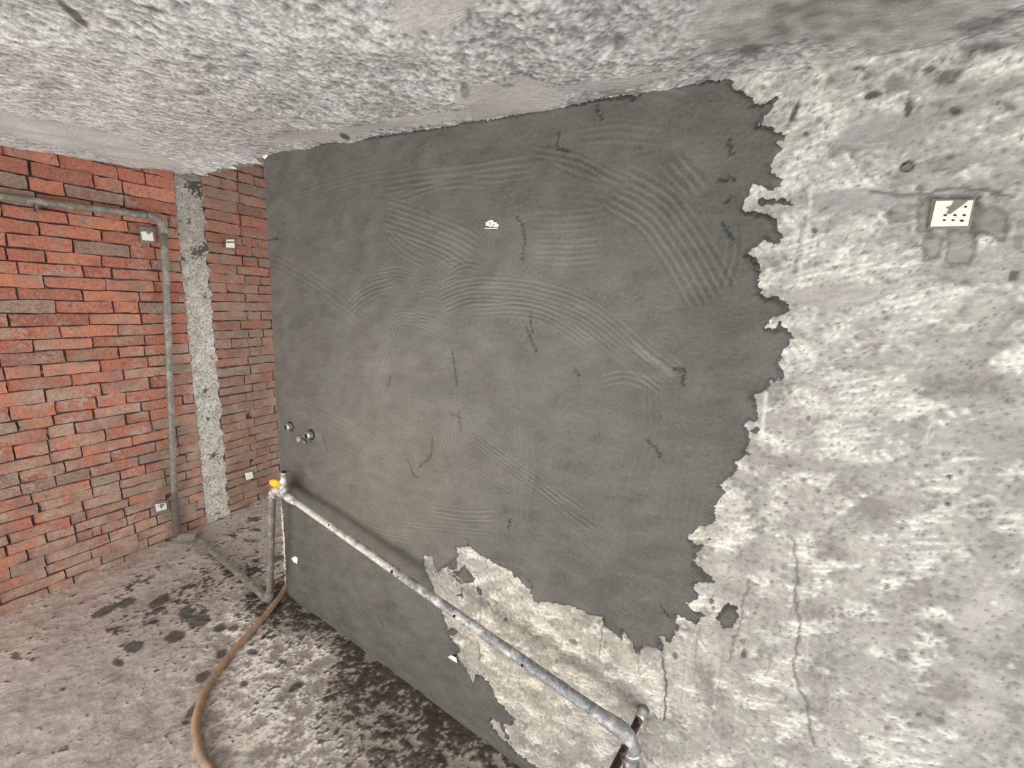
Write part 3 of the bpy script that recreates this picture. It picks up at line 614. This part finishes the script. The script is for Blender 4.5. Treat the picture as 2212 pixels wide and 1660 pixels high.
# ragged mortar blob where the pillar meets the ceiling
bm = bmesh.new(); bmesh.ops.create_icosphere(bm, subdivisions=3, radius=1)
p0 = onA((405, 385)); rr_ = random.Random(8)
for v_ in bm.verts:
    k = 1+rr_.uniform(-.18, .18); v_.co = Vector((p0[0]+v_.co.x*.03*k-.012, p0[1]+v_.co.y*.10*k, p0[2]+.02+v_.co.z*.035*k))
obj_bm('mortar_lump', bm, M_SMEAR, wall_l, True)

# ------------------------------------------------------------------ tubes
def tube(name, pts, rad, mat, parent, seg=16, wob=0, closed=True, seed=0):
    pts = [Vector(p) for p in pts]; rads = rad if hasattr(rad, '__len__') else [rad]*len(pts); r = random.Random(seed)
    bm = bmesh.new(); prev = None; N = None
    for i, p in enumerate(pts):
        t_ = (pts[min(i+1, len(pts)-1)]-pts[max(i-1, 0)]).normalized()
        if N is None: N = t_.orthogonal().normalized()
        N = (N-t_*N.dot(t_)).normalized(); Bn = t_.cross(N)
        ring = [bm.verts.new(p+(N*math.cos(a)+Bn*math.sin(a))*rads[i]*(1+r.uniform(-wob, wob))) for a in [2*math.pi*k/seg for k in range(seg)]]
        if prev:
            for k in range(seg): bm.faces.new((prev[k], prev[(k+1) % seg], ring[(k+1) % seg], ring[k]))
        elif closed: bm.faces.new(ring[::-1])
        prev = ring
    if closed: bm.faces.new(prev)
    bmesh.ops.recalc_face_normals(bm, faces=bm.faces)
    return obj_bm(name, bm, mat, parent, True)
def lerp(a, b, n): a = np.array(a); b = np.array(b); return [a+(b-a)*i/n for i in range(n+1)]
def arc3(a, c, b, n=8):       # quadratic bend a -> b round corner c
    a, b, c = map(np.array, (a, b, c)); return [(1-t)**2*a+2*t*(1-t)*c+t*t*b for t in [i/n for i in range(n+1)]]

# grey gas pipe: along the brick wall, down, across the floor and up again
R1 = .0205
pA0 = onA((-90, 413), .05); pA1 = onA((318, 466), .05); pC = onA((352, 471), .05); pA2 = onA((354, 505), .05)
pB1 = onA((377, 1080), .05)
fl0 = onP((383, 1163), FLOOR, .022); fl1 = onP((425, 1160), FLOOR, .022); fl2 = onP((572, 1290), FLOOR, .022)
rb0 = onP((583, 1298), FLOOR, .03)
rt = np.array([rb0[0]+.05, rb0[1], 0]); 
# height at which the riser top appears
d_ = ray((588, 1068)); tt = (rb0[1])/d_[1]; rt = CAM+d_*tt
gp = empty('gas_pipe', tuple(fl0), 'thin grey gas pipe running along the brick wall, down and across the floor', 'pipe')
tube('pipe_run', lerp(pA0, pA1, 12), R1, M_STEEL, gp)
tube('elbow', arc3(pA1, pC, pA2), R1*1.28, M_STEEL, gp)
tube('pipe_drop', lerp(pA2, pB1, 12), R1, M_STEEL, gp)
tube('pipe_drop', lerp(pB1, fl0, 6), R1*1.15, M_RUST, gp, wob=.04)['label'] = 'rusty dark lower end of the pipe'
tube('elbow', arc3(fl0+[0, 0, .02], fl0, fl1), R1*1.5, M_SMEAR, gp, wob=.1)
tube('floor_pipe', lerp(fl1, fl2, 12), R1*1.05, M_STEEL, gp)
tube('elbow', arc3(fl2, rb0, rb0+[0, 0, .06]), R1*1.35, M_SMEAR, gp, wob=.08)
tube('riser', lerp(rb0+[0, 0, .03], rt, 12), R1*.95, M_STEEL, gp)
# clip holding the pipe run
pc = onA((78, 437), .03); bm = bmesh.new(); box(bm, pc[0]-.03, pc[0]+.025, pc[1]-.009, pc[1]+.009, pc[2]-.05, pc[2]+.01); obj_bm('clip', bm, M_ROD, gp)

# mortar-splashed steel pipe standing off the plastered wall
e_l = onW((610, 1068), .11); e_r = onW((1335, 1572), .13)
sp_ = empty('steel_pipe', tuple(e_l), 'long pale mortar-splashed steel pipe along the base of the plastered wall', 'pipe')
tube('elbow', arc3(rt-[0, 0, .02], onW((590, 1050), .11), onW((612, 1068), .11)), .025, M_FIT, sp_, wob=.08)
k1 = onW((640, 1085), .11)
tube('coupling', lerp(onW((600, 1060), .11), k1, 4), [.020, .025, .022, .026, .019], M_FIT, sp_, wob=.06)
mid2 = e_l+(e_r-e_l)*.95
tube('pipe', lerp(k1, mid2, 50), [.0165+.0045*i/50 for i in range(51)], M_PIPE, sp_, wob=.025, seed=2)
ec = onW((1366, 1592), .13); ed = ec+np.array([.012, .0, -.12])
tube('elbow', lerp(mid2, e_r, 4)[:-1]+arc3(e_r, ec, ec+(ed-ec)*.5), [.0215, .022, .0235, .0255]+[.027]*9, M_GALV_MID, sp_, seg=24, wob=.02)
tube('collar', lerp(ec+(ed-ec)*.42, ec+(ed-ec)*.58, 3), .030, M_CHROME, sp_, seg=24)
tube('pipe', lerp(ec+(ed-ec)*.5, ed+(ed-ec)*3.2, 4), .026, M_GALV_DARK, sp_, seg=24)
for q, rr in (((703,1133),.006),((843,1238),.011),((858,1249),.006),((980,1333),.010),((1128,1438),.009),((1060,1392),.005),((920,1294),.005)):
    a_ = onW(q, .145); n_ = (CAM-a_)/np.linalg.norm(CAM-a_); ax0 = (e_r-k1)/np.linalg.norm(e_r-k1)
    tpar = np.dot(a_-k1, ax0); cpt = k1+ax0*tpar; dr = (a_-cpt); dr /= np.linalg.norm(dr)
    tube('hole_spot', [cpt+dr*.0160, cpt+dr*(.0185+.004*max(0, tpar)/2.2)], [rr*.8, rr*.6], M_DARK, sp_, seg=10)  # near-black discs painted in for the dark of small holes
# threaded hanger rod through the end fitting
w0 = onW((1391, 1533), .0); w1 = onW((1318, 1680), .26); n = 160
rp = lerp(w0+(w1-w0)*.12, w1, n); tube('threaded_rod', rp, [(.0128, .0128, .0085, .0085)[i % 4] for i in range(n+1)], M_ROD, sp_, seg=14).data.polygons.foreach_set('use_smooth', [False]*(n*14+2))
tube('rod_cap', lerp(w0+[0, .01, 0], w0+(w1-w0)*.17, 4), [.019, .0195, .0175, .0155, .0155], M_CHROME, sp_, seg=18)
tube('rod_ring', lerp(w0+[0, .01, 0], w0+(w1-w0)*.05, 3), [.021, .0225, .021, .019], M_GALV_DARK, sp_, seg=18)

# valve with yellow grip
vb_ = onW((610, 1050), .115)
vt = empty('gas_valve', tuple(vb_), 'small splashed gas valve with a yellow grip standing on the pipe elbow', 'valve')
a = onW((612, 1070), .115); b = onW((613, 1026), .115)
tube('body', lerp(a, b, 10), [.026, .030, .024, .030, .029, .020, .022, .024, .016, .017, .016], M_FIT, vt, wob=.05, seed=4)
up = lerp(a, b, 10)
tube('spout', lerp(b-(b-a)*.06, b+(b-a)*.13, 3), [.015, .016, .019, .019], M_CHROME, vt, seg=18)
tube('bore', lerp(b+(b-a)*.12, b+(b-a)*.135, 1), .013, M_DARK, vt)
gpos = onW((596, 1045), .125); bm = bmesh.new(); bmesh.ops.create_cube(bm, size=1)
bmesh.ops.bevel(bm, geom=list(bm.edges), offset=.22, segments=3, affect='EDGES')
R_ = Matrix.Translation(gpos) @ Matrix.Rotation(.35, 4, 'Y') @ Matrix.Rotation(.5, 4, 'Z') @ Matrix.Diagonal((.066, .03, .05, 1)); bm.transform(R_)
obj_bm('grip', bm, M_YEL, vt, True)['label'] = 'yellow plastic grip'
tube('stem', lerp(gpos, onW((606, 1050), .115), 2), .008, M_FIT, vt)

# ------------------------------------------------------------------ hose on the floor
hp = [(627,1243),(621,1262),(603,1291),(580,1322),(545,1362),(508,1402),(478,1440),(452,1478),(434,1516),(424,1556),(424,1592),(434,1630),(456,1668),(500,1730)]
pts = [onP(q, FLOOR, .021) for q in hp]; pts[0] = pts[0]+[0, 0, .03]; pts = smooth_line(pts, 8)
hs_ = tube('hose', pts, .0185, M_HOSE, None, seg=14, wob=.02)
prop(hs_, label='ochre rubber hose curving across the dirty floor from the wall end', category='hose')

# ------------------------------------------------------------------ boxes in the walls
def quad_plate(name, pts, plane, off, th, mat, parent): return flake(pts, off, th, mat, parent, name, plane)
def dot(plane, q, r, off, parent, name='screw_hole', sq=1.0):
    c_ = plane(q, off); ax = plane((q[0]+1, q[1]), off)-c_; ay = plane((q[0], q[1]+1), off)-c_; bm = bmesh.new()
    vs = [bm.verts.new(c_+ax*r*math.cos(a)+ay*r*sq*math.sin(a)) for a in np.linspace(0, 2*math.pi, 11)[:-1]]
    n_ = plane(q, off-.004)-c_; vb2 = [bm.verts.new(np.array(v_.co)+n_) for v_ in vs]
    bm.faces.new(vs)
    for i in range(10): j = (i+1) % 10; bm.faces.new((vs[i], vb2[i], vb2[j], vs[j]))
    return obj_bm(name, bm, M_DARK if name != 'splash' else M_SMEAR, parent)
def socket(base, plane, label, cover, frame=None, holes=(), splash=(), off=.006, grp='white socket boxes let into the walls'):
    e_ = empty('socket_box', tuple(plane(base, off)), label, 'socket box', grp)
    if frame: quad_plate('frame', frame, plane, off-.002, .001, M_SMEAR, e_)
    quad_plate('cover', cover, plane, off, .004, M_WHITE, e_)
    for q, r in holes: dot(plane, q, r, off+.0052, e_, 'screw_hole', .55)
    for s_ in splash: quad_plate('mortar_splash', s_, plane, off+.004, .0015, M_SMEAR, e_)
    return e_
socket((2056,490), onW, 'large white socket box on the pale plaster wall, mortar splashed over its top', [(2022,434),(2103,433),(2091,488),(2009,490)],
       [(2014,430),(2108,429),(2096,494),(2003,495)], [((2042,465),4),((2063,465),4),((2083,465),4),((2040,476),3.5),((2059,476),3.5),((2078,477),4.5),((2086,447),3.5)],
       [[(2062,432),(2094,431),(2080,443),(2066,453),(2052,463),(2044,462),(2050,452),(2042,448),(2054,445)]])
socket((1062,495), onW, 'small white socket box almost buried in the dark wet cement', [(1049,487),(1049,481),(1054,478),(1058,476),(1064,475),(1067,480),(1073,480),(1074,484),(1078,485),(1076,491),(1068,491),(1064,489),(1060,491),(1055,489)],
       None, [((1058,482),1.8),((1066,486),1.8),((1059,486),1.5)], [], .014)
quad_plate('cover_rim', [(1047,492.5),(1075,492.5),(1075,494.6),(1047,494.6)], onW, .014, .004, M_WHITE, bpy.data.objects['socket_box.001'])
socket((320,522), onA, 'white socket box high on the brick wall beside the pipe bend', [(304,501),(312,500),(322,497),(330,503),(333,521),(308,519)],
       [(300,490),(336,492),(338,528),(303,524)], [((320,502),3)], [[(312,497),(324,496),(327,503),(320,507)]], .016)
socket((498,533), onA, 'tiny white socket box high on the brickwork right of the pillar', [(488,525),(506,525),(507.5,535.5),(488.5,535)], [(486,516),(508,516),(509,537),(486,537)], [], [], .016)
quad_plate('cover_rim', [(489,518),(505,517.5),(505.5,521.5),(488.5,521)], onA, .016, .004, M_WHITE, bpy.data.objects['socket_box.003'])
socket((347,1105), onA, 'low white socket box on the brick wall left of the pipe', [(335,1090),(359,1087),(361,1100),(338,1106)], [(331,1085),(364,1081),(367,1105),(335,1112)], [((341,1095),1.6)],
       [[(345,1090),(356,1089),(350,1098),(346,1099)]], .016)
socket((538,1037), onA, 'low white socket box on the brickwork between pillar and plastered wall', [(528.5,1023),(544.5,1019.5),(547.5,1033),(532,1038)], None, [((534,1028),.9),((540,1027),.9),((536,1032),.9),((542,1030),.9)], [], .016)

# capped water outlets poking through the cement
def outlet(q, label, r=.018, drop=None):
    a = onW(q, -.005); b = onW(q, .03)
    b = a+np.array([0, -.045, 0]); e_ = empty('water_outlet', tuple(a), label, 'water outlet', 'capped water outlets in the cement')
    tube('stub', lerp(a, b, 4), [r*1.15, r*1.1, r, r, r*.95], M_CHROME, e_, seg=18)
    tube('socket_ring', lerp(a+[0, -.002, 0], a+[0, -.018, 0], 2), [r*1.7, r*1.6, r*1.35], M_DARK, e_, seg=18)
    tube('bore', lerp(b+[0, .001, 0], b+[0, -.0015, 0], 1), r*.6, M_DARK, e_, seg=14)
    return e_
outlet((634,920), 'left capped metal water outlet in the dark cement near the wall end', .021)
outlet((678,938), 'right capped metal water outlet in the dark cement, furthest from the brick wall', .021)
o3 = empty('stop_tap', tuple(onW((660,946), .0)), 'small dirty metal stop tap between the two water outlets', 'tap')
a = onW((661, 945), -.005); tube('body', lerp(a, a+np.array([0, -.05, 0]), 3), [.022, .02, .016, .014], M_FIT, o3, wob=.1)
tube('lever', lerp(onW((652,948), .045), onW((661,958), .05), 3), [.009, .012, .01, .007], M_GALV_DARK, o3)
